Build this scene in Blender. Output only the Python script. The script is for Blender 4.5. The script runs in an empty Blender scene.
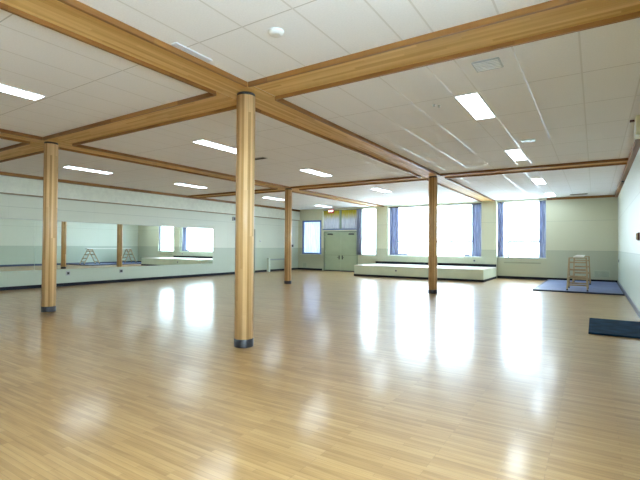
import bpy, bmesh, math, random
from mathutils import Matrix, Vector
random.seed(7)
sc = bpy.context.scene
COL = sc.collection
PI = math.pi

# ------------------------------------------------------------------ dimensions
XL, XR, YF, YB = -10.05, 4.554, -8.6, 15.205      # left, right, front (behind camera), back
ZC = 3.30                                          # ceiling
BA, BB = 5.089, 7.694                              # column grid
SOF, LIP = 3.284, 3.243                            # beam soffit, lip bottom
BW = 0.285                                         # beam half width
WS = 1.19                                          # wainscot height

# ------------------------------------------------------------------ materials
def newmat(name):
    m = bpy.data.materials.new(name); m.use_nodes = True
    nt = m.node_tree; b = nt.nodes['Principled BSDF']
    return m, nt, b
def N(nt, t, **kw):
    n = nt.nodes.new(t)
    for k, v in kw.items(): setattr(n, k, v)
    return n
def math_node(nt, op, a, b=None, c=None):
    n = N(nt, 'ShaderNodeMath', operation=op)
    for i, v in enumerate((a, b, c)):
        if v is None: continue
        if isinstance(v, (int, float)): n.inputs[i].default_value = v
        else: nt.links.new(v, n.inputs[i])
    return n.outputs[0]
def mixc(nt, fac, c1, c2, blend='MIX'):
    n = N(nt, 'ShaderNodeMix', data_type='RGBA', blend_type=blend)
    for sock, v in ((n.inputs[0], fac), (n.inputs[6], c1), (n.inputs[7], c2)):
        if hasattr(v, 'is_linked'): nt.links.new(v, sock)
        elif isinstance(v, (int, float)): sock.default_value = v
        else: sock.default_value = (*v, 1) if len(v) == 3 else v
    return n.outputs[2]
def ramp(nt, fac, stops):
    r = N(nt, 'ShaderNodeValToRGB')
    els = r.color_ramp.elements
    while len(els) < len(stops): els.new(0.5)
    for e, (p, c) in zip(els, stops): e.position = p; e.color = (*c, 1)
    nt.links.new(fac, r.inputs[0]); return r.outputs[0]
def plain(name, col, rough=0.6, noise=0.06, scale=8, metal=0, bump=0.0, spec=0.5):
    m, nt, b = newmat(name)
    tc = N(nt, 'ShaderNodeTexCoord')
    nz = N(nt, 'ShaderNodeTexNoise'); nz.inputs['Scale'].default_value = scale; nz.inputs['Detail'].default_value = 4
    nt.links.new(tc.outputs['Object'], nz.inputs['Vector'])
    lo = tuple(max(0, c * (1 - noise)) for c in col); hi = tuple(min(1, c * (1 + noise)) for c in col)
    nt.links.new(ramp(nt, nz.outputs['Fac'], [(0.3, lo), (0.7, hi)]), b.inputs['Base Color'])
    b.inputs['Roughness'].default_value = rough; b.inputs['Metallic'].default_value = metal
    b.inputs['Specular IOR Level'].default_value = spec
    if bump:
        bp = N(nt, 'ShaderNodeBump'); bp.inputs['Strength'].default_value = bump; bp.inputs['Distance'].default_value = 0.01
        nt.links.new(nz.outputs['Fac'], bp.inputs['Height']); nt.links.new(bp.outputs[0], b.inputs['Normal'])
    return m
def emit(name, col, s):
    m, nt, b = newmat(name)
    b.inputs['Base Color'].default_value = (*col, 1)
    b.inputs['Emission Color'].default_value = (*col, 1); b.inputs['Emission Strength'].default_value = s
    return m

def wood(name, c1, c2, axis, lam=0.03, rough=0.45, mix=0.45):
    """laminated wood, grain along axis"""
    m, nt, b = newmat(name)
    tc = N(nt, 'ShaderNodeTexCoord'); mp = N(nt, 'ShaderNodeMapping')
    s = [22, 22, 22]; s[axis] = 0.8
    mp.inputs['Scale'].default_value = s
    nt.links.new(tc.outputs['Object'], mp.inputs[0])
    nz = N(nt, 'ShaderNodeTexNoise'); nz.inputs['Scale'].default_value = 1.5; nz.inputs['Detail'].default_value = 6
    nt.links.new(mp.outputs[0], nz.inputs['Vector'])
    # laminations
    sx = N(nt, 'ShaderNodeSeparateXYZ'); nt.links.new(tc.outputs['Object'], sx.inputs[0])
    oth = [i for i in range(3) if i != axis]
    cell = N(nt, 'ShaderNodeTexWhiteNoise', noise_dimensions='3D')
    cv = N(nt, 'ShaderNodeCombineXYZ')
    for i in oth:
        nt.links.new(math_node(nt, 'FLOOR', math_node(nt, 'DIVIDE', sx.outputs[i], lam)), cv.inputs[i])
    row = math_node(nt, 'ADD', math_node(nt, 'MULTIPLY', math_node(nt, 'FLOOR', math_node(nt, 'DIVIDE', sx.outputs[oth[0]], lam)), 0.37),
                    math_node(nt, 'DIVIDE', sx.outputs[axis], 1.6))
    nt.links.new(math_node(nt, 'FLOOR', row), cv.inputs[axis])
    nt.links.new(cv.outputs[0], cell.inputs['Vector'])
    f = math_node(nt, 'ADD', math_node(nt, 'MULTIPLY', nz.outputs['Fac'], 1-mix), math_node(nt, 'MULTIPLY', cell.outputs['Value'], mix))
    nt.links.new(ramp(nt, f, [(0.25, c1), (0.75, c2)]), b.inputs['Base Color'])
    b.inputs['Roughness'].default_value = rough
    return m

def floor_mat():
    m, nt, b = newmat('maple_strip_floor')
    tc = N(nt, 'ShaderNodeTexCoord')
    br = N(nt, 'ShaderNodeTexBrick'); br.offset = 0.37; br.offset_frequency = 3; br.squash = 1.0
    br.inputs['Scale'].default_value = 1.0
    br.inputs['Brick Width'].default_value = 0.6; br.inputs['Row Height'].default_value = 0.038
    br.inputs['Mortar Size'].default_value = 0.0012; br.inputs['Mortar Smooth'].default_value = 0.2
    br.inputs['Color1'].default_value = (0, 0, 0, 1); br.inputs['Color2'].default_value = (1, 1, 1, 1)
    br.inputs['Mortar'].default_value = (0.2, 0.2, 0.2, 1)
    nt.links.new(tc.outputs['Object'], br.inputs['Vector'])
    mp = N(nt, 'ShaderNodeMapping'); mp.inputs['Scale'].default_value = (1.6, 26, 1)
    nt.links.new(tc.outputs['Object'], mp.inputs[0])
    nz = N(nt, 'ShaderNodeTexNoise'); nz.inputs['Scale'].default_value = 1.6; nz.inputs['Detail'].default_value = 7
    nt.links.new(mp.outputs[0], nz.inputs['Vector'])
    big = N(nt, 'ShaderNodeTexNoise'); big.inputs['Scale'].default_value = 0.35; big.inputs['Detail'].default_value = 3
    nt.links.new(tc.outputs['Object'], big.inputs['Vector'])
    bw = N(nt, 'ShaderNodeRGBToBW'); nt.links.new(br.outputs['Color'], bw.inputs[0])
    f = math_node(nt, 'ADD', math_node(nt, 'MULTIPLY', bw.outputs[0], 0.24), math_node(nt, 'MULTIPLY', nz.outputs['Fac'], 0.57))
    f = math_node(nt, 'ADD', f, math_node(nt, 'MULTIPLY', big.outputs['Fac'], 0.19))
    c = ramp(nt, f, [(0.18, FLOOR_C[0]), (0.5, FLOOR_C[1]), (0.85, FLOOR_C[2])])
    c = mixc(nt, math_node(nt, 'MULTIPLY', br.outputs['Fac'], 0.45), c, (0.16, 0.09, 0.04))
    nt.links.new(c, b.inputs['Base Color'])
    rr = math_node(nt, 'ADD', math_node(nt, 'MULTIPLY', nz.outputs['Fac'], 0.08), 0.12)
    b.inputs['Specular IOR Level'].default_value = 0.5
    b.inputs['Roughness'].default_value = 0.4
    nt.links.new(rr, b.inputs['Coat Roughness']); b.inputs['Coat Weight'].default_value = 0.6
    # slight cupping of the finish: boards tilt a little, so reflections streak
    h1 = N(nt, 'ShaderNodeTexNoise'); h1.inputs['Scale'].default_value = 1.0; h1.inputs['Detail'].default_value = 2
    mp2 = N(nt, 'ShaderNodeMapping'); mp2.inputs['Scale'].default_value = (3.0, 17, 1)
    nt.links.new(tc.outputs['Object'], mp2.inputs[0]); nt.links.new(mp2.outputs[0], h1.inputs['Vector'])
    bp = N(nt, 'ShaderNodeBump'); bp.inputs['Strength'].default_value = 0.16; bp.inputs['Distance'].default_value = 0.006
    nt.links.new(h1.outputs['Fac'], bp.inputs['Height'])
    nt.links.new(bp.outputs[0], b.inputs['Normal']); nt.links.new(bp.outputs[0], b.inputs['Coat Normal'])
    return m
FLOOR_C = [(0.26, 0.130, 0.038), (0.445, 0.265, 0.098), (0.58, 0.385, 0.170)]

def ceiling_mat():
    m, nt, b = newmat('acoustic_ceiling_tile')
    tc = N(nt, 'ShaderNodeTexCoord'); sx = N(nt, 'ShaderNodeSeparateXYZ'); nt.links.new(tc.outputs['Object'], sx.inputs[0])
    # seams along Y: bays centred on the lamp rows
    def seam(d, half):
        return math_node(nt, 'LESS_THAN', d, half)
    u = math_node(nt, 'SUBTRACT', math_node(nt, 'PINGPONG', math_node(nt, 'ADD', sx.outputs[0], 50 - 2.43 + 0.0), 2.5), 0.0)
    # |u| is the distance from a lamp row centre (period 5.0)
    k = math_node(nt, 'MODULO', math_node(nt, 'ADD', u, 0.57 * 4 - 0.152 + 0.285), 0.57)
    dx = math_node(nt, 'ABSOLUTE', math_node(nt, 'SUBTRACT', k, 0.285))
    v = math_node(nt, 'MODULO', math_node(nt, 'ADD', sx.outputs[1], BB * 4), BB)
    kv = math_node(nt, 'MODULO', math_node(nt, 'ADD', v, 1.22 * 4 - 1.52 + 0.61), 1.22)
    dy = math_node(nt, 'ABSOLUTE', math_node(nt, 'SUBTRACT', kv, 0.61))
    sY = seam(dx, 0.009); sX = seam(dy, 0.006)
    nz = N(nt, 'ShaderNodeTexNoise'); nz.inputs['Scale'].default_value = 60; nz.inputs['Detail'].default_value = 3
    nt.links.new(tc.outputs['Object'], nz.inputs['Vector'])
    c = ramp(nt, nz.outputs['Fac'], [(0.3, (0.86, 0.86, 0.87)), (0.7, (0.91, 0.91, 0.92))])
    c = mixc(nt, sX, c, (0.60, 0.59, 0.58))
    c = mixc(nt, sY, c, (0.72, 0.71, 0.70))
    nt.links.new(c, b.inputs['Base Color'])
    nt.links.new(math_node(nt, 'SUBTRACT', 0.9, math_node(nt, 'MULTIPLY', sY, 0.62)), b.inputs['Roughness'])
    b.inputs['Specular IOR Level'].default_value = 0.4
    return m

def wall_mat(name, ax, upper, lower, seam_w=1.22):
    """painted wall panels; darker painted dado below WS; ax = axis along the wall"""
    m, nt, b = newmat(name)
    tc = N(nt, 'ShaderNodeTexCoord'); sx = N(nt, 'ShaderNodeSeparateXYZ'); nt.links.new(tc.outputs['Object'], sx.inputs[0])
    low = math_node(nt, 'LESS_THAN', sx.outputs[2], WS)
    nz = N(nt, 'ShaderNodeTexNoise'); nz.inputs['Scale'].default_value = 1.2; nz.inputs['Detail'].default_value = 5
    nt.links.new(tc.outputs['Object'], nz.inputs['Vector'])
    c = mixc(nt, low, upper, lower)
    c = mixc(nt, math_node(nt, 'MULTIPLY', nz.outputs['Fac'], 0.12), c, (0.45, 0.47, 0.40), 'MULTIPLY')
    s1 = math_node(nt, 'LESS_THAN', math_node(nt, 'MODULO', math_node(nt, 'ADD', sx.outputs[ax], 61), seam_w), 0.008)
    s2 = math_node(nt, 'LESS_THAN', math_node(nt, 'ABSOLUTE', math_node(nt, 'SUBTRACT', sx.outputs[2], 2.36)), 0.007)
    s3 = math_node(nt, 'LESS_THAN', math_node(nt, 'ABSOLUTE', math_node(nt, 'SUBTRACT', sx.outputs[2], WS)), 0.010)
    s = math_node(nt, 'MAXIMUM', math_node(nt, 'MULTIPLY', math_node(nt, 'MAXIMUM', s2, s3), 1.0), math_node(nt, 'MULTIPLY', s1, 0.4))
    c = mixc(nt, math_node(nt, 'MULTIPLY', s, 0.35), c, (0.22, 0.25, 0.20))
    nt.links.new(c, b.inputs['Base Color'])
    b.inputs['Roughness'].default_value = 0.42
    return m

def glass_mat():
    m = bpy.data.materials.new('window_glass'); m.use_nodes = True
    nt = m.node_tree; nt.nodes.clear()
    o = N(nt, 'ShaderNodeOutputMaterial'); mx = N(nt, 'ShaderNodeMixShader')
    t = N(nt, 'ShaderNodeBsdfTransparent'); t.inputs[0].default_value = (0.97, 0.985, 0.98, 1)
    g = N(nt, 'ShaderNodeBsdfGlossy'); g.inputs['Roughness'].default_value = 0.0
    lw = N(nt, 'ShaderNodeLayerWeight'); lw.inputs[0].default_value = 0.5
    fr = math_node(nt, 'MULTIPLY_ADD', math_node(nt, 'POWER', lw.outputs['Facing'], 5.0), 0.9, 0.04)
    nt.links.new(fr, mx.inputs[0]); nt.links.new(t.outputs[0], mx.inputs[1]); nt.links.new(g.outputs[0], mx.inputs[2])
    nt.links.new(mx.outputs[0], o.inputs[0]); return m

def cloth(name, c1, c2, trans, band=None):
    m = bpy.data.materials.new(name); m.use_nodes = True
    nt = m.node_tree; nt.nodes.clear()
    o = N(nt, 'ShaderNodeOutputMaterial'); mx = N(nt, 'ShaderNodeMixShader'); mx.inputs[0].default_value = trans
    d = N(nt, 'ShaderNodeBsdfDiffuse'); t = N(nt, 'ShaderNodeBsdfTranslucent')
    tc = N(nt, 'ShaderNodeTexCoord')
    wv = N(nt, 'ShaderNodeTexNoise'); wv.inputs['Scale'].default_value = 5
    mp = N(nt, 'ShaderNodeMapping'); mp.inputs['Scale'].default_value = (6, 6, 0.4)
    nt.links.new(tc.outputs['Object'], mp.inputs[0]); nt.links.new(mp.outputs[0], wv.inputs['Vector'])
    c = ramp(nt, wv.outputs['Fac'], [(0.3, c1), (0.7, c2)])
    if band:
        sx = N(nt, 'ShaderNodeSeparateXYZ'); nt.links.new(tc.outputs['Object'], sx.inputs[0])
        mr = N(nt, 'ShaderNodeMapRange'); mr.inputs[1].default_value = band[0]; mr.inputs[2].default_value = band[1]
        nt.links.new(math_node(nt, 'ADD', sx.outputs[2], math_node(nt, 'MULTIPLY', math_node(nt, 'SUBTRACT', wv.outputs['Fac'], 0.5), 0.5)), mr.inputs[0])
        c = mixc(nt, mr.outputs[0], c, band[2])
    nt.links.new(c, d.inputs[0]); nt.links.new(c, t.inputs[0])
    nt.links.new(d.outputs[0], mx.inputs[1]); nt.links.new(t.outputs[0], mx.inputs[2])
    nt.links.new(mx.outputs[0], o.inputs[0]); return m

M = {}
M['floor'] = floor_mat(); M['ceil'] = ceiling_mat()
UP, LOW = (0.72, 0.76, 0.62), (0.56, 0.66, 0.53)
M['wall_y'] = wall_mat('painted_wall_side', 1, (0.68, 0.71, 0.60), (0.49, 0.555, 0.455))
M['wall_x'] = wall_mat('painted_wall_end', 0, (0.67, 0.67, 0.50), (0.515, 0.54, 0.40), 50)
M['bulk'] = plain('bulkhead_paint', (0.72, 0.74, 0.63), 0.5)
M['base'] = plain('black_vinyl_base', (0.014, 0.016, 0.024), 0.7, spec=0.2)
M['colwood'] = wood('column_fir', (0.48, 0.27, 0.095), (0.80, 0.56, 0.29), 2, 0.034, 0.38, 0.62)
M['beamx'] = wood('beam_fir_across', (0.56, 0.32, 0.085), (0.78, 0.53, 0.22), 0, 0.04, 0.6)
M['beamy'] = wood('beam_fir_along', (0.56, 0.32, 0.085), (0.78, 0.53, 0.22), 1, 0.04, 0.6)
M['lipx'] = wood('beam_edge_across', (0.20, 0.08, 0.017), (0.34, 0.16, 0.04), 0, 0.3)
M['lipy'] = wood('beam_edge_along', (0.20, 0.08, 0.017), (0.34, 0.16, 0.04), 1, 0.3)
M['mirror'] = None
m, nt, b = newmat('silvered_mirror'); b.inputs['Metallic'].default_value = 1; b.inputs['Roughness'].default_value = 0.0
b.inputs['Base Color'].default_value = (0.86, 0.92, 0.90, 1); M['mirror'] = m
M['edge'] = plain('mirror_edge', (0.55, 0.58, 0.52), 0.4)
M['lamp'] = emit('fluorescent_diffuser', (0.74, 0.89, 1.0), 6.5)
M['white'] = plain('white_enamel', (0.78, 0.78, 0.76), 0.4)
M['grey'] = plain('grey_metal', (0.42, 0.44, 0.45), 0.45)
M['dark'] = plain('dark_metal', (0.04, 0.042, 0.045), 0.4)
M['slot'] = plain('dark_slot', (0.05, 0.05, 0.055), 0.8)
M['door'] = plain('green_door_paint', (0.40, 0.48, 0.33), 0.4, 0.04, 3)
M['doorframe'] = plain('green_frame_paint', (0.24, 0.30, 0.21), 0.45, 0.04, 3)
M['doorside'] = plain('pale_side_door_paint', (0.50, 0.57, 0.48), 0.4, 0.04, 3)
M['sideframe'] = plain('dark_green_frame', (0.20, 0.24, 0.17), 0.45, 0.04, 3)
M['glass'] = glass_mat()
M['wframe'] = plain('pale_window_frame', (0.62, 0.66, 0.60), 0.4)
M['bframe'] = plain('blue_window_frame', (0.13, 0.20, 0.42), 0.45)
M['headrail'] = plain('dark_head_rail', (0.10, 0.09, 0.09), 0.5)
M['blue'] = cloth('slate_blue_curtain_cloth', (0.24, 0.265, 0.38), (0.46, 0.49, 0.61), 0.32)
M['sheer'] = cloth('white_sheer_cloth', (0.56, 0.60, 0.70), (0.78, 0.81, 0.87), 0.4)
M['sheerband'] = cloth('white_sheer_yellow_heading', (0.46, 0.47, 0.52), (0.62, 0.63, 0.67), 0.24, (2.72, 3.05, (0.50, 0.42, 0.07)))
M['platform'] = plain('platform_side_paint', (0.62, 0.68, 0.52), 0.5, 0.05, 2)
M['platformtop'] = plain('platform_top_paint', (0.72, 0.70, 0.64), 0.3, 0.05, 2)
M['mat'] = plain('blue_mat_vinyl', (0.12, 0.155, 0.31), 0.55, 0.12, 3, bump=0.05)
M['matedge'] = plain('navy_mat_edge', (0.012, 0.02, 0.05), 0.5)
M['navymat'] = plain('dark_teal_mat_vinyl', (0.010, 0.035, 0.075), 0.9, 0.35, 5, bump=0.1, spec=0.08)
M['ladder'] = wood('pale_ladder_wood', (0.36, 0.25, 0.13), (0.50, 0.37, 0.21), 2, 0.2)
M['plank'] = wood('pale_plank_wood', (0.80, 0.77, 0.70), (0.88, 0.86, 0.82), 1, 0.3)
M['rail'] = plain('pale_green_rail_paint', (0.62, 0.70, 0.60), 0.45)
M['railgrey'] = plain('grey_green_rail_bar', (0.30, 0.36, 0.36), 0.5)
M['red'] = plain('red_sign_plate', (0.45, 0.02, 0.03), 0.4)
M['signwhite'] = emit('lit_sign_letters', (1.0, 0.85, 0.8), 1.2)
M['cream'] = plain('cream_plastic', (0.80, 0.78, 0.58), 0.4)
M['tan'] = plain('tan_plastic', (0.50, 0.38, 0.24), 0.5)
M['darkred'] = plain('dark_red_plastic', (0.10, 0.018, 0.015), 0.45)
M['concrete'] = plain('pale_concrete_paving', (0.70, 0.71, 0.72), 0.9, 0.06, 0.6)
M['fence'] = plain('dark_fence_metal', (0.045, 0.05, 0.055), 0.6)

# ------------------------------------------------------------------ mesh helpers
class MB:
    def __init__(s): s.bm = bmesh.new()
    def box(s, x0, x1, y0, y1, z0, z1):
        v = [s.bm.verts.new(p) for p in ((x0,y0,z0),(x1,y0,z0),(x1,y1,z0),(x0,y1,z0),(x0,y0,z1),(x1,y0,z1),(x1,y1,z1),(x0,y1,z1))]
        for f in ((0,3,2,1),(4,5,6,7),(0,1,5,4),(1,2,6,5),(2,3,7,6),(3,0,4,7)): s.bm.faces.new([v[i] for i in f])
        return s
    def beam(s, p, q, w, d, up=(0,0,1)):
        p, q = Vector(p), Vector(q); t = (q-p).normalized(); up = Vector(up)
        if abs(t.dot(up)) > 0.95: up = Vector((1,0,0))
        a = t.cross(up).normalized(); c = a.cross(t).normalized()
        v = [s.bm.verts.new(e + a*sx*w/2 + c*sz*d/2) for e in (p, q) for sx, sz in ((-1,-1),(1,-1),(1,1),(-1,1))]
        for f in ((3,2,1,0),(4,5,6,7),(0,1,5,4),(1,2,6,5),(2,3,7,6),(3,0,4,7)): s.bm.faces.new([v[i] for i in f])
        return s
    def lathe(s, prof, seg=32, c=(0,0)):
        rings = []
        for r, z in prof:
            rings.append([s.bm.verts.new((c[0]+r*math.cos(2*PI*i/seg), c[1]+r*math.sin(2*PI*i/seg), z)) for i in range(seg)])
        for a, b in zip(rings, rings[1:]):
            for i in range(seg):
                f = s.bm.faces.new((a[i], a[(i+1)%seg], b[(i+1)%seg], b[i])); f.smooth = True
        s.bm.faces.new(rings[0][::-1]); s.bm.faces.new(rings[-1]); return s
    def tube(s, p, q, r, seg=10):
        p, q = Vector(p), Vector(q); t = (q-p).normalized(); up = Vector((0,0,1)) if abs(t.z) < .95 else Vector((1,0,0))
        a = t.cross(up).normalized(); c = a.cross(t)
        rings = [[s.bm.verts.new(e + a*math.cos(2*PI*i/seg)*r + c*math.sin(2*PI*i/seg)*r) for i in range(seg)] for e in (p, q)]
        for i in range(seg):
            f = s.bm.faces.new((rings[0][i], rings[0][(i+1)%seg], rings[1][(i+1)%seg], rings[1][i])); f.smooth = True
        s.bm.faces.new(rings[0][::-1]); s.bm.faces.new(rings[1]); return s
    def build(s, name, mat, parent=None, bevel=0, origin=None):
        bmesh.ops.recalc_face_normals(s.bm, faces=s.bm.faces[:])
        me = bpy.data.meshes.new(name); 
        if origin is not None: bmesh.ops.translate(s.bm, verts=s.bm.verts[:], vec=-Vector(origin))
        s.bm.to_mesh(me); s.bm.free()
        o = bpy.data.objects.new(name, me); COL.objects.link(o); me.materials.append(mat)
        if origin is not None: o.location = origin
        if parent: o.parent = parent
        if bevel:
            bv = o.modifiers.new('bevel', 'BEVEL'); bv.width = bevel; bv.segments = 2; bv.limit_method = 'ANGLE'
        return o
def tag(o, label, cat, group=None):
    o['label'] = label; o['category'] = cat
    if group: o['group'] = group
    return o
def thing(name, loc, label, cat, group=None):
    o = bpy.data.objects.new(name, None); COL.objects.link(o); o.location = loc; o.empty_display_size = 0.2
    return tag(o, label, cat, group)
def struct(o): o['kind'] = 'structure'; return o
def copy_tree(o, loc, label, group=None):
    c = o.copy(); COL.objects.link(c); c.location = loc; c['label'] = label
    if group: c['group'] = group
    for ch in [k for k in bpy.data.objects if k.parent == o]:
        d = ch.copy(); COL.objects.link(d); d.parent = c
        for g in [k for k in bpy.data.objects if k.parent == ch]:
            e = g.copy(); COL.objects.link(e); e.parent = d
    return c

# ------------------------------------------------------------------ room shell
struct(MB().box(XL-.2, XR+.2, YF-.2, YB+.3, -.12, 0).build('floor', M['floor']))
struct(MB().box(XL-.2, XR+.2, YF-.2, YB+.3, ZC, ZC+.15).build('ceiling', M['ceil']))
# left wall with a door opening
DY0, DY1, DZ = 10.35, 11.52, 2.02
w = MB()
w.box(XL-.2, XL, YF-.2, DY0, 0, ZC).box(XL-.2, XL, DY0, DY1, DZ, ZC).box(XL-.2, XL, DY1, YB, 0, ZC)
struct(w.build('wall_left', M['wall_y']))
RWIN = [(-7.8, -5.1, .9, 3.1), (-4.6, -1.7, .9, 3.1)]   # windows beside the camera
w = MB(); ya = YF-.2
for a0, a1, z0, z1 in RWIN:
    w.box(XR, XR+.2, ya, a0, 0, ZC).box(XR, XR+.2, a0, a1, 0, z0).box(XR, XR+.2, a0, a1, z1, ZC); ya = a1
w.box(XR, XR+.2, ya, YB, 0, ZC)
struct(w.build('wall_right', M['wall_y']))
struct(MB().box(XL, XR, YF-.2, YF, 0, ZC).build('wall_front', M['wall_x']))
# back wall : openings  (x0, x1, z0, z1)
PB = YB - .14                                       # plane of the projecting pillars
W1 = (-9.76, -8.52, .86, 2.70); DR = (-8.36, -6.30, 0, 2.10); TR = (-8.45, -6.27, 2.18, 3.22)
W2 = (-6.16, -5.25, .87, 3.22); W3 = (-4.65, -.27, .87, 3.22); W4 = (.335, 2.19, .87, 3.22)
w = MB(); y0, y1 = YB, YB + .25
w.box(XL-.2, W1[0], y0, y1, 0, ZC).box(W1[0], W1[1], y0, y1, 0, W1[2]).box(W1[0], W1[1], y0, y1, W1[3], ZC)
w.box(W1[1], TR[0], y0, y1, 0, ZC)
w.box(TR[0], DR[0], y0, y1, 0, TR[2]).box(DR[1], TR[1], y0, y1, 0, TR[2]).box(DR[0], DR[1], y0, y1, DR[3], TR[2])
w.box(TR[0], TR[1], y0, y1, TR[3], ZC)
w.box(TR[1], W2[0], y0, y1, 0, ZC).box(W2[0], W2[1], y0, y1, 0, W2[2]).box(W2[0], W2[1], y0, y1, W2[3], ZC)
w.box(W2[1], W3[0], PB, y1, 0, ZC)
w.box(W3[0], W3[1], PB, y1, 0, W3[2]).box(W3[0], W3[1], y0, y1, W3[3], ZC)
w.box(W3[1], W4[0], PB, y1, 0, ZC)
w.box(W4[0], W4[1], y0, y1, 0, W4[2]).box(W4[0], W4[1], y0, y1, W4[3], ZC)
w.box(W4[1], XR+.2, y0, y1, 0, ZC)
struct(w.build('wall_back', M['wall_x']))
# bulkhead along the left wall
BX = XL + .10
struct(MB().box(XL, BX, YF, YB, 2.73, ZC-.1).build('trim_1', M['bulk']))
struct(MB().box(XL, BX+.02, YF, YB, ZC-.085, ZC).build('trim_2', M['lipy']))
struct(MB().box(XL, BX+.012, YF, YB, 2.70, 2.73).build('trim_3', plain('bulkhead_edge_strip', (0.30, 0.24, 0.14), 0.5)))
struct(MB().box(XR-.09, XR, YF, YB, ZC-.10, ZC).build('trim_4', M['lipy']))
struct(MB().box(W4[1]+.02, XR-.09, YB-.03, YB, ZC-.09, ZC).build('trim_5', M['lipx']))
# black baseboards
w = MB(); w.box(XL, XL+.015, YF, DY0-.09, 0, .10).box(XL, XL+.015, DY1+.09, YB, 0, .10)
struct(w.build('baseboard_left', M['base']))
w = MB(); w.box(XL+.015, DR[0]-.1, YB-.015, YB, 0, .10).box(.345, XR-.015, YB-.015, YB, 0, .11)
struct(w.build('baseboard_back', M['base']))
struct(MB().box(XR-.015, XR, YF, YB, 0, .11).build('baseboard_right', plain('blue_grey_vinyl_base', (0.06, 0.08, 0.14), 0.3)))

# windows
def window(n, r, yo, fm, fw=.05, mull=(), back=.03):
    x0, x1, z0, z1 = r
    f = MB(); f.box(x0, x0+fw, yo, yo+.07, z0, z1).box(x1-fw, x1, yo, yo+.07, z0, z1).box(x0+fw, x1-fw, yo, yo+.07, z0, z0+fw).box(x0+fw, x1-fw, yo, yo+.07, z1-fw, z1)
    for x in mull: f.box(x-.025, x+.025, yo, yo+.07, z0+fw, z1-fw)
    o = struct(f.build(f'window_{n}', fm))
    p = MB().box(x0+fw, x1-fw, yo+back, yo+back+.006, z0+fw, z1-fw).build('pane', M['glass'], o)
    s = MB().box(x0-.02, x1+.02, yo-.17, yo, z0-.025, z0+.004).build('window_sill', M['wframe'], o) if n < 5 else None
    return o
window(1, W1, YB-.012, M['bframe'], .085, (), .2)
window(2, W2, YB+.17, M['wframe'], .03)
window(3, W3, YB+.17, M['wframe'], .03)
window(4, W4, YB+.17, M['wframe'], .03)
window(5, TR, YB+.14, M['headrail'], .05, ((TR[0]+TR[1])/2,))

# double door on the back wall
dframe = MB().box(DR[0], DR[0]+.07, YB-.02, YB+.16, 0, DR[3]).box(DR[1]-.07, DR[1], YB-.02, YB+.16, 0, DR[3]).box(DR[0]+.07, DR[1]-.07, YB-.02, YB+.16, DR[3]-.07, DR[3])
d1 = struct(dframe.build('door_1', M['doorframe'], bevel=.004))
xm = (DR[0]+DR[1])/2
for s, (x0, x1) in ((1, (DR[0]+.073, xm-.004)), (-1, (xm+.004, DR[1]-.073))):
    l = MB().box(x0, x1, YB+.03, YB+.075, .024, DR[3]-.074).build('door_leaf', M['door'], d1, bevel=.003)
    MB().box(x0+.02, x1-.02, YB+.022, YB+.031, .83, .845).build('rail_seam', M['doorframe'], l)
    hx = x1-.09 if s == 1 else x0+.09
    hb = MB().box(hx-.03, hx+.03, YB+.018, YB+.031, .62, .82)
    hb.tube((hx, YB-.005, .72), (hx, YB+.03, .72), .014).tube((hx, YB-.01, .72), (hx-s*.11, YB-.01, .72), .011)
    hb.build('door_handle', M['dark'], l)
    cx = x0+.32 if s == 1 else x1-.32
    c = MB().box(cx-.15, cx+.15, YB-.03, YB+.03, DR[3]-.20, DR[3]-.135); c.beam((cx+.1*s, YB-.035, DR[3]-.12), (cx-.2*s, YB+.0, DR[3]-.10), .03, .012)
    c.build('door_closer', M['dark'], l)
    kx = x0+.03 if s == 1 else x1-.03
    h = MB()
    for z in (.25, 1.0, 1.75): h.box(kx-.035, kx-.005, YB+.015, YB+.031, z, z+.1) if s == 1 else h.box(kx+.005, kx+.035, YB+.015, YB+.031, z, z+.1)
    h.build('hinge', M['grey'], l)
    MB().box(x0+.01, x1-.01, YB+.024, YB+.031, .026, .05).build('door_sweep', M['dark'], l)
# side door on the left wall
f = MB().box(XL-.12, XL+.03, DY0-.08, DY0, 0, DZ+.08).box(XL-.12, XL+.03, DY1, DY1+.08, 0, DZ+.08).box(XL-.12, XL+.03, DY0, DY1, DZ, DZ+.08)
d2 = struct(f.build('door_2', M['sideframe'], bevel=.004))
l = MB().box(XL-.06, XL-.015, DY0+.004, DY1-.004, .01, DZ-.004).build('door_leaf', M['doorside'], d2, bevel=.003)
MB().box(XL-.016, XL-.004, DY0+.06, DY0+.12, .92, 1.1).tube((XL-.01, DY0+.09, 1.0), (XL+.05, DY0+.09, 1.0), .012).tube((XL+.05, DY0+.09, 1.0), (XL+.05, DY0+.2, 1.0), .011).build('door_handle', M['grey'], l)

# ------------------------------------------------------------------ beams
RW = XR-.09
def lips_along_y(x, spans, par):
    for y0, y1 in spans:
        for s in (-1, 1):
            xa, xb = sorted((x+s*BW, x+s*(BW-.035)))
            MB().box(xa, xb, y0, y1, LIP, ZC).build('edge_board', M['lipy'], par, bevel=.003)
def ybeam(x, label):
    b = MB().box(x-BW+.035, x+BW-.035, YF, YB, SOF, ZC).build('ceiling_beam', M['beamy'])
    tag(b, label, 'beam', 'wooden ceiling beams')
    lips_along_y(x, [(YF, -BW), (BW, BB-BW), (BB+BW, PB if abs(x) < 1 or True else YB)], b)
ybeam(0.0, 'long honey wood ceiling beam resting on the nearest column and running to the pillar right of the widest window')
ybeam(-BA, 'long honey wood ceiling beam over the two left-hand columns, ending left of the widest window')
def xbeam(x0, x1, y, label):
    b = MB().box(x0, x1, y-BW+.035, y+BW-.035, SOF, ZC).build('ceiling_beam', M['beamx'])
    tag(b, label, 'beam', 'wooden ceiling beams')
    for s in (-1, 1):
        ya, yb = sorted((y+s*BW, y+s*(BW-.035)))
        MB().box(x0, x1, ya, yb, LIP, ZC).build('edge_board', M['lipx'], b, bevel=.003)
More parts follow.
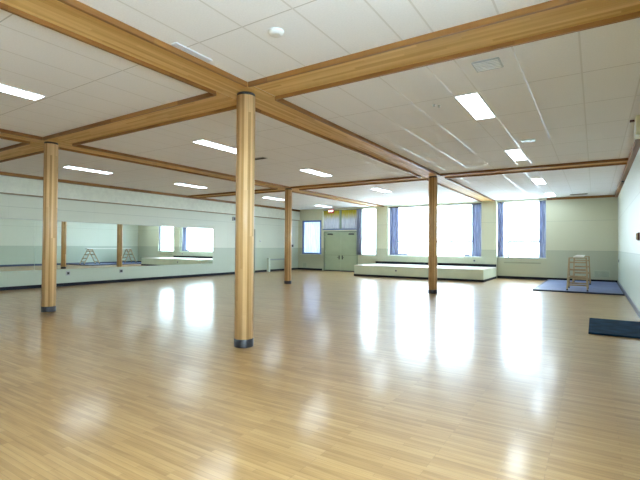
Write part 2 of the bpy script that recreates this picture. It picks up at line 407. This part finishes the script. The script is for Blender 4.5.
nearn, farn = 'the nearest column', 'the column'
xbeam(BW, RW, 0, 'broad honey wood ceiling beam from the nearest column up to the top right corner')
xbeam(-BA+BW, -BW, 0, 'honey wood ceiling beam joining the nearest column to the leftmost column')
xbeam(BX+.02, -BA-BW, 0, 'short stretch of honey wood ceiling beam left of the leftmost column')
xbeam(BW, RW, BB, 'honey wood ceiling beam from the right-hand column to the right wall')
xbeam(-BA+BW, -BW, BB, 'honey wood ceiling beam joining the two far columns')
xbeam(BX+.02, -BA-BW, BB, 'honey wood ceiling beam from the smallest far column toward the mirror wall')

# ------------------------------------------------------------------ columns
def column(loc, label):
    c = thing('wooden_column', (loc[0], loc[1], 0), label, 'column', 'round wooden columns')
    MB().lathe([(.121, .10), (.121, SOF-.035)], 40).build('shaft', M['colwood'], c)
    MB().lathe([(.124, 0), (.126, .004), (.126, .10), (.122, .105)], 40).build('base_band', plain('black_rubber_band', (.028,.028,.034), .3), c)
    MB().lathe([(.117, SOF-.035), (.117, SOF-.0005)], 40).build('top_collar', M['dark'], c)
    return c
c0 = column((0, 0), 'thickest and nearest round wooden column, standing left of centre')
copy_tree(c0, (-BA, 0, 0), 'round wooden column at far left in front of the mirrors')
copy_tree(c0, (0, BB, 0), 'round wooden column in front of the widest window and the platform')
copy_tree(c0, (-BA, BB, 0), 'slimmest far round wooden column, left of the green double doors')

# ------------------------------------------------------------------ ceiling lamps
def lamp(x, y, label):
    t = thing('ceiling_light', (x, y, ZC), label, 'ceiling light', 'recessed strip ceiling lights')
    f = MB().box(-.152, -.135, -.61, .61, -.012, 0).box(.135, .152, -.61, .61, -.012, 0).box(-.135, .135, -.61, -.593, -.012, 0).box(-.135, .135, .593, .61, -.012, 0)
    f.build('frame', M['white'], t)
    MB().box(-.135, .135, -.593, .593, -.008, 0).build('diffuser', M['lamp'], t)
    return t
RX, MX, LX = 2.43, -2.52, -7.55
L0 = lamp(RX, 2.13, 'largest lit ceiling light panel, on the right half, nearest the camera')
for x, y, lb in ((RX, 5.85, 'second nearest lit ceiling light panel in the right-hand row'),
                 (RX, 10.15, 'third lit ceiling light panel in the right-hand row, just beyond the right beam'),
                 (RX, 14.0, 'farthest lit ceiling light panel in the right-hand row, above the right window'),
                 (MX, -1.95, 'lit ceiling light strip cut by the left edge of the photo'),
                 (MX, 2.0, 'lit ceiling light strip just left of the top of the nearest column'),
                 (MX, 5.55, 'lit ceiling light strip right of the nearest column, near the far slim column'),
                 (MX, 9.75, 'lit ceiling light strip left of the right-hand column, beyond the far beam'),
                 (LX, 2.1, 'lit ceiling light strip just right of the leftmost column'),
                 (LX, 5.55, 'lit ceiling light strip above the mirror, between the leftmost and nearest columns'),
                 (LX, 9.95, 'lit ceiling light strip between the nearest column and the slim far column'),
                 (LX, 13.85, 'smallest lit ceiling light strip above the green double doors')):
    copy_tree(L0, (x, y, ZC), lb)

# ceiling fittings
tag(MB().lathe([(.075, ZC), (.075, ZC-.012), (.06, ZC-.034), (.035, ZC-.042)], 28, (1.353, -1.07)).build('smoke_detector', M['white']), 'round white smoke detector on the ceiling above the nearest beam', 'smoke detector')
v = tag(MB().box(2.72, 3.0, .585, .86, ZC-.012, ZC).build('ceiling_vent', M['grey']), 'small square grey ceiling vent beside the nearest beam', 'vent')
w = MB()
for i in range(6): w.box(2.735, 2.985, .605+i*.042, .62+i*.042, ZC-.018, ZC-.012)
w.build('louvre', M['white'], v)
for x, y, lb in ((1.946, 1.72, 'left one of the two tiny sprinkler heads beside the nearest ceiling light'), (1.995, 1.80, 'right one of the two tiny sprinkler heads beside the nearest ceiling light')):
    s = tag(MB().lathe([(.022, ZC+.004), (.022, ZC-.006), (.008, ZC-.008), (.008, ZC-.022), (.016, ZC-.024), (.016, ZC-.028)], 14, (x, y)).build('sprinkler_head', M['grey']), lb, 'sprinkler', 'ceiling sprinklers')
v = tag(MB().box(3.05, 3.62, 14.24, 14.42, ZC-.014, ZC).build('ceiling_vent', M['grey']), 'dark narrow ceiling vent near the top of the back wall, right of the farthest light', 'vent')
MB().box(3.08, 3.59, 14.27, 14.39, ZC-.018, ZC-.014).build('slot', M['slot'], v)
v = tag(MB().box(-2.90, -2.42, 3.20, 3.35, ZC-.012, ZC).build('ceiling_vent', M['grey']), 'narrow dark ceiling vent just right of the top of the nearest column', 'vent')
MB().box(-2.88, -2.44, 3.22, 3.33, ZC-.017, ZC-.012).build('slot', M['slot'], v)
v = tag(MB().box(.31, .385, -1.42, -.95, ZC-.010, ZC).build('ceiling_vent', plain('pale_blue_vent', (.66,.72,.82), .4)), 'pale bluish strip air vent along the near beam at the top of the photo', 'vent')
v = tag(MB().box(2.68, 2.92, 4.52, 4.70, ZC-.010, ZC).build('ceiling_plate', plain('pale_teal_plate', (.55,.72,.68), .4)), 'small pale teal plate on the ceiling between the right-hand lights', 'ceiling plate')

# ------------------------------------------------------------------ mirrors
def mirror(y0, y1, label):
    o = tag(MB().box(XL+.002, XL+.012, y0, y1, .535, 2.012).build('wall_mirror', M['mirror']), label, 'mirror', 'wall mirrors')
    return o
m1 = mirror(-3.2, 1.895, 'left wall mirror panel cut by the left edge of the photo')
MB().box(XL+.002, XL+.02, -3.2, 1.895, 2.012, 2.03).build('top_channel', M['edge'], m1)
m2 = mirror(1.903, 8.88, 'long wall mirror reflecting the windows and the plank trestle')
MB().box(XL+.002, XL+.02, 1.903, 8.90, 2.012, 2.03).build('top_channel', M['edge'], m2)
MB().box(XL+.002, XL+.016, 8.88, 8.90, .535, 2.012).build('end_channel', M['edge'], m2)

def plate(name, p, half, ax, mat, label, cat, group=None, depth=.012, detail=None):
    x, y, z = p; h, v = half
    if ax == 0: o = MB().box(x, x+depth, y-h, y+h, z-v, z+v)
    elif ax == 2: o = MB().box(x-depth, x, y-h, y+h, z-v, z+v)
    else: o = MB().box(x-h, x+h, y-depth, y, z-v, z+v)
    o = tag(o.build(name, mat, bevel=.002), label, cat, group)
    if detail:
        dn, dm, k = detail; h2, v2 = h*k, v*k
        if ax == 0: d = MB().box(x+depth, x+depth+.006, y-h2, y+h2, z-v2, z+v2)
        elif ax == 2: d = MB().box(x-depth-.006, x-depth, y-h2, y+h2, z-v2, z+v2)
        else: d = MB().box(x-h2, x+h2, y-depth-.006, y-depth, z-v2, z+v2)
        d.build(dn, dm, o)
    return o
plate('wall_outlet', (XL, 2.86, .40), (.06, .07), 0, M['grey'], 'grey wall outlet below the mirror, nearer the leftmost column', 'outlet', 'outlets below the mirror', .02, ('socket', M['dark'], .55))
plate('wall_outlet', (XL, 4.645, .39), (.06, .06), 0, M['grey'], 'grey wall outlet below the mirror, farther from the leftmost column', 'outlet', 'outlets below the mirror', .02, ('socket', M['dark'], .7))
plate('switch_plate', (XL, 14.10, 1.31), (.045, .05), 0, M['grey'], 'smaller grey switch plate on the left wall right beside the slim far column', 'switch', 'switches by the far corner', .012, ('toggle', M['dark'], .5))
plate('switch_plate', (XL, 14.66, 1.31), (.10, .085), 0, M['grey'], 'larger grey switch plate on the left wall closest to the far left corner', 'switch', 'switches by the far corner', .012, ('toggle', M['dark'], .7))
plate('wall_plate', (XL, 12.0, 1.52), (.05, .06), 0, M['white'], 'small pale wall plate right of the side door frame, upper one', 'wall plate', None, .012, ('button', M['grey'], .5))
plate('wall_outlet', (XL, 14.4, .42), (.05, .06), 0, M['white'], 'small wall outlet low on the left wall right of the slim far column', 'outlet', None, .012, ('socket', M['grey'], .6))
plate('wall_speaker', (XL+0, 10.12, 2.52), (.07, .09), 0, M['grey'], 'small grey wall box high beside the nearest column, above the side door', 'wall box', None, .08, ('grille', M['dark'], .7))
plate('wall_outlet', (-.56, PB, .72), (.045, .05), 1, M['grey'], 'small grey outlet on the low wall under the right end of the widest window', 'outlet', None, .012, ('socket', M['dark'], .6))
# vents on the back wall
def grille(x0, x1, z0, z1, label):
    g = tag(MB().box(x0, x1, YB-.012, YB, z0, z1).build('wall_vent', M['vent'], bevel=.003), label, 'vent', 'wall vents')
    w = MB(); n = 7; st = (z1-z0-.05)/n
    for i in range(n): w.box(x0+.025, x1-.025, YB-.018, YB-.012, z0+.025+i*st, z0+.025+i*st+st*.45)
    w.build('louvre', M['vent2'], g)
M['vent'] = plain('painted_vent', (.50, .56, .42), .5); M['vent2'] = plain('vent_louvre', (.34, .38, .28), .5)
grille(3.80, 4.31, .20, .46, 'green painted wall vent behind the ladder trestle, by the right corner')
grille(-9.72, -9.44, .12, .38, 'green painted wall vent under the small window left of the double doors')
s = tag(MB().box(.62, 2.0, YB-.015, YB, .645, .70).build('slot_diffuser', M['vent2'], bevel=.002), 'long thin slot vent on the wall under the right-hand window', 'vent')

# right wall items
t = thing('emergency_light', (XR-.0901, 3.92, ZC), 'cream box fitting high on the right wall at the edge of the photo', 'wall light')
MB().box(-.10, 0, -.16, .16, -.30, .003).build('housing', M['cream'], t, bevel=.012)
MB().box(-.106, -.10, -.12, .12, -.29, -.06).build('front_lens', M['white'], t, bevel=.002)
MB().box(-.16, -.10, .10, .16, -.025, -.0005).build('bracket', M['darkred'], t, bevel=.002)
t = thing('alarm_box', (XR, 6.0, 1.53), 'small tan and dark red wall box on the right wall at eye height', 'alarm box')
MB().box(-.03, .004, -.10, .12, -.075, .075).build('back_plate', M['darkred'], t, bevel=.004)
MB().box(-.055, -.03, -.10, .08, -.06, .06).build('cover', M['tan'], t, bevel=.004)
tag(MB().lathe([(.03, ZC-.10-.03), (.035, ZC-.115), (.035, ZC-.1001)], 14, (XR-.05, 10.6)).build('trim_sensor', M['dark']), 'tiny dark sensor under the right wall trim beyond the far beam', 'sensor')
plate('wall_outlet', (XR, 14.2, .86), (.05, .06), 2, M['grey'], 'grey outlet low on the right wall near the back corner', 'outlet', None, .015, ('socket', M['dark'], .6))

# ------------------------------------------------------------------ exit sign
t = thing('exit_sign', (-7.78, YB-.22, ZC), 'small red EXIT sign hanging from the ceiling above the double doors', 'sign')
MB().box(-.16, .16, -.03, .03, -.27, -.06).build('sign_plate', M['red'], t, bevel=.004)
for hx in (-.08, .08): MB().tube((hx, 0, -.065), (hx, 0, 0), .008).build('hanger', M['white'], t)
cu = bpy.data.curves.new('letters', 'FONT'); cu.body = 'EXIT'; cu.size = .15; cu.align_x = 'CENTER'; cu.align_y = 'CENTER'; cu.extrude = .003
to = bpy.data.objects.new('letters', cu); COL.objects.link(to)
dg = bpy.context.evaluated_depsgraph_get(); me = bpy.data.meshes.new_from_object(to.evaluated_get(dg))
bpy.data.objects.remove(to)
me.transform(Matrix.Translation((0, -.032, -.165)) @ Matrix.Rotation(PI/2, 4, 'X'))
me.materials.clear(); me.materials.append(M['signwhite'])
lo = bpy.data.objects.new('letters', me); COL.objects.link(lo); lo.parent = t

# ------------------------------------------------------------------ curtains
def drape(x0, x1, z0, z1, yc, amp, pitch, spread=0.0, seed=1, side=0):
    rnd = random.Random(seed); bm = bmesh.new()
    nx = max(12, int((x1-x0)/pitch*10)); nz = 14
    ph = rnd.random()*6
    grid = []
    for j in range(nz+1):
        v = j/nz; z = z1+(z0-z1)*v; row = []
        for i in range(nx+1):
            u = i/nx; x = x0+(x1-x0)*u
            flare = spread*(v**2)*(u if side >= 0 else (1-u))*(1 if side >= 0 else -1)
            y = yc+amp*(.75+.25*v)*math.sin(2*PI*(x-x0)/pitch+ph+.5*math.sin(3*v+ph))+amp*.3*math.sin(5.1*(x-x0)/pitch+ph)
            row.append(bm.verts.new((x+flare, y, z)))
        grid.append(row)
    for a, b in zip(grid, grid[1:]):
        for i in range(nx):
            f = bm.faces.new((a[i], a[i+1], b[i+1], b[i])); f.smooth = True
    r = MB(); r.bm.free(); r.bm = bm
    return r
def curtain(x0, x1, z0, z1, yc, mat, label, group, amp=.045, pitch=.15, seed=1, tail=None):
    o = drape(x0, x1, z0, z1, yc, amp, pitch, 0, seed).build('curtain', mat)
    sm = o.modifiers.new('thickness', 'SOLIDIFY'); sm.thickness = .003; sm.offset = 0
    tag(o, label, 'curtain', group)
    MB().box(x0-.01, x1+.01, yc-.012, yc+.012, z1, z1+.025).build('heading_rail', M['headrail'], o)
    if tail:
        d = MB()
        d.box(tail[0], tail[1], yc-.03, yc+.03, z0+.003, z0+.06).box(min(tail)+.05, max(tail)-.08, yc-.025, yc+.028, z0+.06, z0+.11)
        d.build('gathered_hem', mat, o, bevel=.012)
    return o
g = 'slate blue window curtains'
YC = YB+.045
curtain(W2[0]-.19, W2[0]+.10, .88, 3.19, YB-.06, M['blue'], 'slate blue curtain hanging between the double doors and the narrow window', g, seed=2)
curtain(W3[0]+.03, W3[0]+.52, .90, 3.19, YC, M['blue'], 'slate blue curtain at the left end of the widest window', g, seed=3, tail=(W3[0]+.52, W3[0]+1.02))
curtain(W3[1]-.46, W3[1]-.02, .90, 3.19, YC, M['blue'], 'slate blue curtain at the right end of the widest window', g, seed=4, tail=(W3[1]-.78, W3[1]-.46))
curtain(W4[0]+.02, W4[0]+.27, .90, 3.19, YC, M['blue'], 'slate blue curtain at the left side of the right-hand window', g, seed=5)
curtain(W4[1]-.26, W4[1]-.02, .90, 3.19, YC, M['blue'], 'slate blue curtain at the right side of the right-hand window', g, seed=6)
c = curtain(W1[0]+.03, W1[1]-.03, W1[2]+.02, W1[3]-.06, YB+.11, M['sheer'], 'white sheer curtain over the small window left of the double doors', 'sheer white curtains', .03, .14, 7)
tm = (TR[0]+TR[1])/2
curtain(TR[0]+.01, tm-.04, TR[2]+.04, TR[3]-.03, YB+.06, M['sheerband'], 'white sheer curtain with yellow top above the left door leaf', 'sheer curtains above the doors', .03, .15, 8)
curtain(tm+.04, TR[1]-.01, TR[2]+.04, TR[3]-.03, YB+.06, M['sheerband'], 'white sheer curtain with yellow top above the right door leaf', 'sheer curtains above the doors', .03, .15, 9)
for i, (a0, a1, z0, z1) in enumerate(RWIN):
    x0 = XR+.09; f = MB(); am = (a0+a1)/2
    f.box(x0, x0+.07, a0, a0+.05, z0, z1).box(x0, x0+.07, a1-.05, a1, z0, z1).box(x0, x0+.07, am-.025, am+.025, z0+.05, z1-.05)
    f.box(x0, x0+.07, a0+.05, a1-.05, z0, z0+.05).box(x0, x0+.07, a0+.05, a1-.05, z1-.05, z1)
    o = struct(f.build(f'window_{6+i}', M['wframe']))
    MB().box(x0+.03, x0+.036, a0+.05, a1-.05, z0+.05, z1-.05).build('pane', M['glass'], o)
# blue rail under the transom curtains
struct(MB().box(tm-.045, tm+.045, YB-.01, YB+.16, TR[2]+.035, TR[3]).build('trim_7', M['doorframe']))
struct(MB().box(W3[0], W3[1], YB+.0, YB+.03, W3[3]-.03, W3[3]+.01).build('trim_8', M['headrail']))
struct(MB().box(DR[0]+.02, DR[1]-.02, YB-.03, YB+.16, 0, .022).build('trim_9', M['matedge']))
struct(MB().box(TR[0], TR[1], YB-.012, YB+.03, TR[2]-.02, TR[2]+.035).build('trim_6', M['bframe']))

# ------------------------------------------------------------------ platform under the windows
PX0, PX1, PY0, PZ = -5.12, .335, 12.6, .475
p = thing('stage_platform', (0, 0, 0), 'low pale green platform stage under the widest window', 'platform')
MB().box(PX0, PX1, PY0, PB-.001, .0, PZ-.03).build('platform_body', M['platform'], p)
MB().box(PX0-.008, PX1+.008, PY0-.008, PB-.001, PZ-.03, PZ).build('platform_top', M['platformtop'], p, bevel=.004)
w = MB(); w.box(PX0-.012, PX1+.012, PY0-.012, PY0, 0, .085).box(PX1, PX1+.012, PY0, PB-.001, 0, .085)
w.build('kick_board', M['base'], p)
struct(MB().box(PX0-.008, W2[1], PB-.001, YB, 0, PZ).build('trim_10', M['platformtop']))
struct(MB().box(W2[1], W4[0], PB-.014, PB, PZ, PZ+.11).build('baseboard_stage', M['base']))
plate('wall_outlet', (-3.15, PY0, .30), (.045, .04), 1, M['grey'], 'small outlet on the front face of the platform, left of the right-hand column', 'outlet', None, .012, ('socket', M['dark'], .6))

# ------------------------------------------------------------------ mats
m = tag(MB().box(2.31, 4.50, 10.36, 15.12, 0, .045).build('floor_mat', M['mat'], bevel=.006), 'large blue exercise mat by the back right corner under the ladders', 'mat')
e = MB().box(2.25, 4.525, 10.28, 10.36, 0, .040).box(2.25, 2.31, 10.36, 15.12, 0, .040).box(4.50, 4.525, 10.36, 15.12, 0, .040)
e.build('dark_edging', M['matedge'], m)
m = tag(MB().box(3.755, 4.535, 3.52, 5.12, 0, .03).build('floor_mat', M['navymat'], bevel=.006), 'smaller dark navy mat against the right wall at the edge of the photo', 'mat')

# ------------------------------------------------------------------ ladder trestle
def ladder(yn, yf, xc, wid, h, label, zb):
    t = thing('step_ladder', (xc, 0, zb), label, 'ladder', 'trestle step ladders')
    ya = (yn+yf)/2
    for y0, s in ((yn, -1), (yf, 1)):
        flare = .02
        for sx in (-1, 1):
            MB().beam((sx*(wid/2+flare), y0, .03), (sx*(wid/2-.012), ya+s*.02, h), .042, .045, (0,1,0)).build('stile', M['ladder'], t, bevel=.003)
            MB().beam((sx*(wid/2+flare), y0, 0), (sx*(wid/2+flare), y0, .035), .045, .06, (0,1,0)).build('foot', M['matedge'], t, bevel=.004)
        for k in range(4):
            f = (.16+k*.22)/h
            yy = y0+(ya+s*.02-y0)*f; zz = h*f
            MB().box(-wid/2-.005, wid/2+.005, yy-.028, yy+.028, zz-.02, zz+.02).build('rung', M['ladder'], t, bevel=.003)
    MB().box(-wid/2, wid/2, ya-.07, ya+.07, h-.01, h+.02).build('top_cap', M['ladder'], t, bevel=.004)
    for sx in (-1, 1):
        MB().beam((sx*wid/2, yn+(ya-yn)*.4, h*.4), (sx*wid/2, yf+(ya-yf)*.4, h*.4), .008, .02).build('spreader', M['grey'], t)
    return t
ladder(10.5, 11.5, 3.40, .47, 0.95, 'nearer wooden step ladder holding up the plank on the blue mat', .045)
ladder(13.3, 14.15, 3.44, .47, 0.95, 'farther wooden step ladder holding up the plank on the blue mat', .045)
pl = tag(MB().box(3.29, 3.54, 10.75, 13.85, 0, .04).build('scaffold_plank', M['plank'], bevel=.004), 'pale plank laid across the tops of the two step ladders', 'plank')
pl.location = (0, 0, .045+.97)

# ------------------------------------------------------------------ low rail by the left wall
r = thing('low_rail', (-9.80, 12.35, 0), 'pale low rail standing against the left wall behind the slim far column', 'rail')
for y in (0, 1.65):
    MB().box(-.07, .07, y-.05, y+.05, 0, .70).build('post', M['rail'], r, bevel=.006)
MB().box(-.03, .03, .05, 1.60, .575, .655).build('cross_bar', M['railgrey'], r, bevel=.006)

# ------------------------------------------------------------------ outdoors
gr = struct(MB().box(-60, 60, -80, 90, -.35, -.15).build('ground', M['concrete']))
def fence(x0, x1, y, zr, label):
    f = thing('guard_rail', (0, y, -.15), label, 'fence', 'railings outdoors')
    MB().tube((x0, 0, zr), (x1, 0, zr), .085).build('top_rail', M['fence'], f)
    n = max(1, int((x1-x0)/5))
    for i in range(n+1):
        x = x0+(x1-x0)*i/n
        MB().tube((x, 0, 0), (x, 0, zr+(.25 if i == n else 0)), .085).build('post', M['fence'], f)
    return f
fence(-12.5, -4.0, 34, 1.95, 'thin grey guard rail outdoors seen through the widest window')
fence(-2.2, 1.9, 34, 1.95, 'thin grey guard rail outdoors seen through the right-hand window')

# ------------------------------------------------------------------ world
wd = bpy.data.worlds.new('overcast_sky'); sc.world = wd; wd.use_nodes = True
nt = wd.node_tree; bg = nt.nodes['Background']
bg.inputs['Color'].default_value = (0.68, 0.85, 1.0, 1); bg.inputs['Strength'].default_value = 6.0

# ------------------------------------------------------------------ camera
F, PITCH, YAW, ROLL = 428.074, 0.014262, -0.571283, 0.007071
O = Vector((3.84451519, -4.16616492, 1.30455661))
fw = Vector((math.sin(YAW)*math.cos(PITCH), math.cos(YAW)*math.cos(PITCH), math.sin(PITCH)))
rt = Vector((math.cos(YAW), -math.sin(YAW), 0)); up = rt.cross(fw)
r2 = rt*math.cos(ROLL)+up*math.sin(ROLL); u2 = -rt*math.sin(ROLL)+up*math.cos(ROLL)
cd = bpy.data.cameras.new('camera'); cam = bpy.data.objects.new('camera', cd); COL.objects.link(cam)
cd.sensor_width = 36; cd.lens = F*36/640; cd.clip_start = .05; cd.clip_end = 300
mw = Matrix((r2, u2, -fw)).transposed().to_4x4(); mw.translation = O
cam.matrix_world = mw
sc.camera = cam

sc.view_settings.view_transform = 'Standard'; sc.view_settings.look = 'None'
sc.view_settings.gamma = 1; sc.view_settings.use_curve_mapping = False
sc.view_settings.exposure = 1.8
cy = sc.cycles
cy.use_denoising = True; cy.max_bounces = 8; cy.diffuse_bounces = 5; cy.glossy_bounces = 4; cy.transparent_max_bounces = 8
cy.sample_clamp_indirect = 10; cy.blur_glossy = 0.3
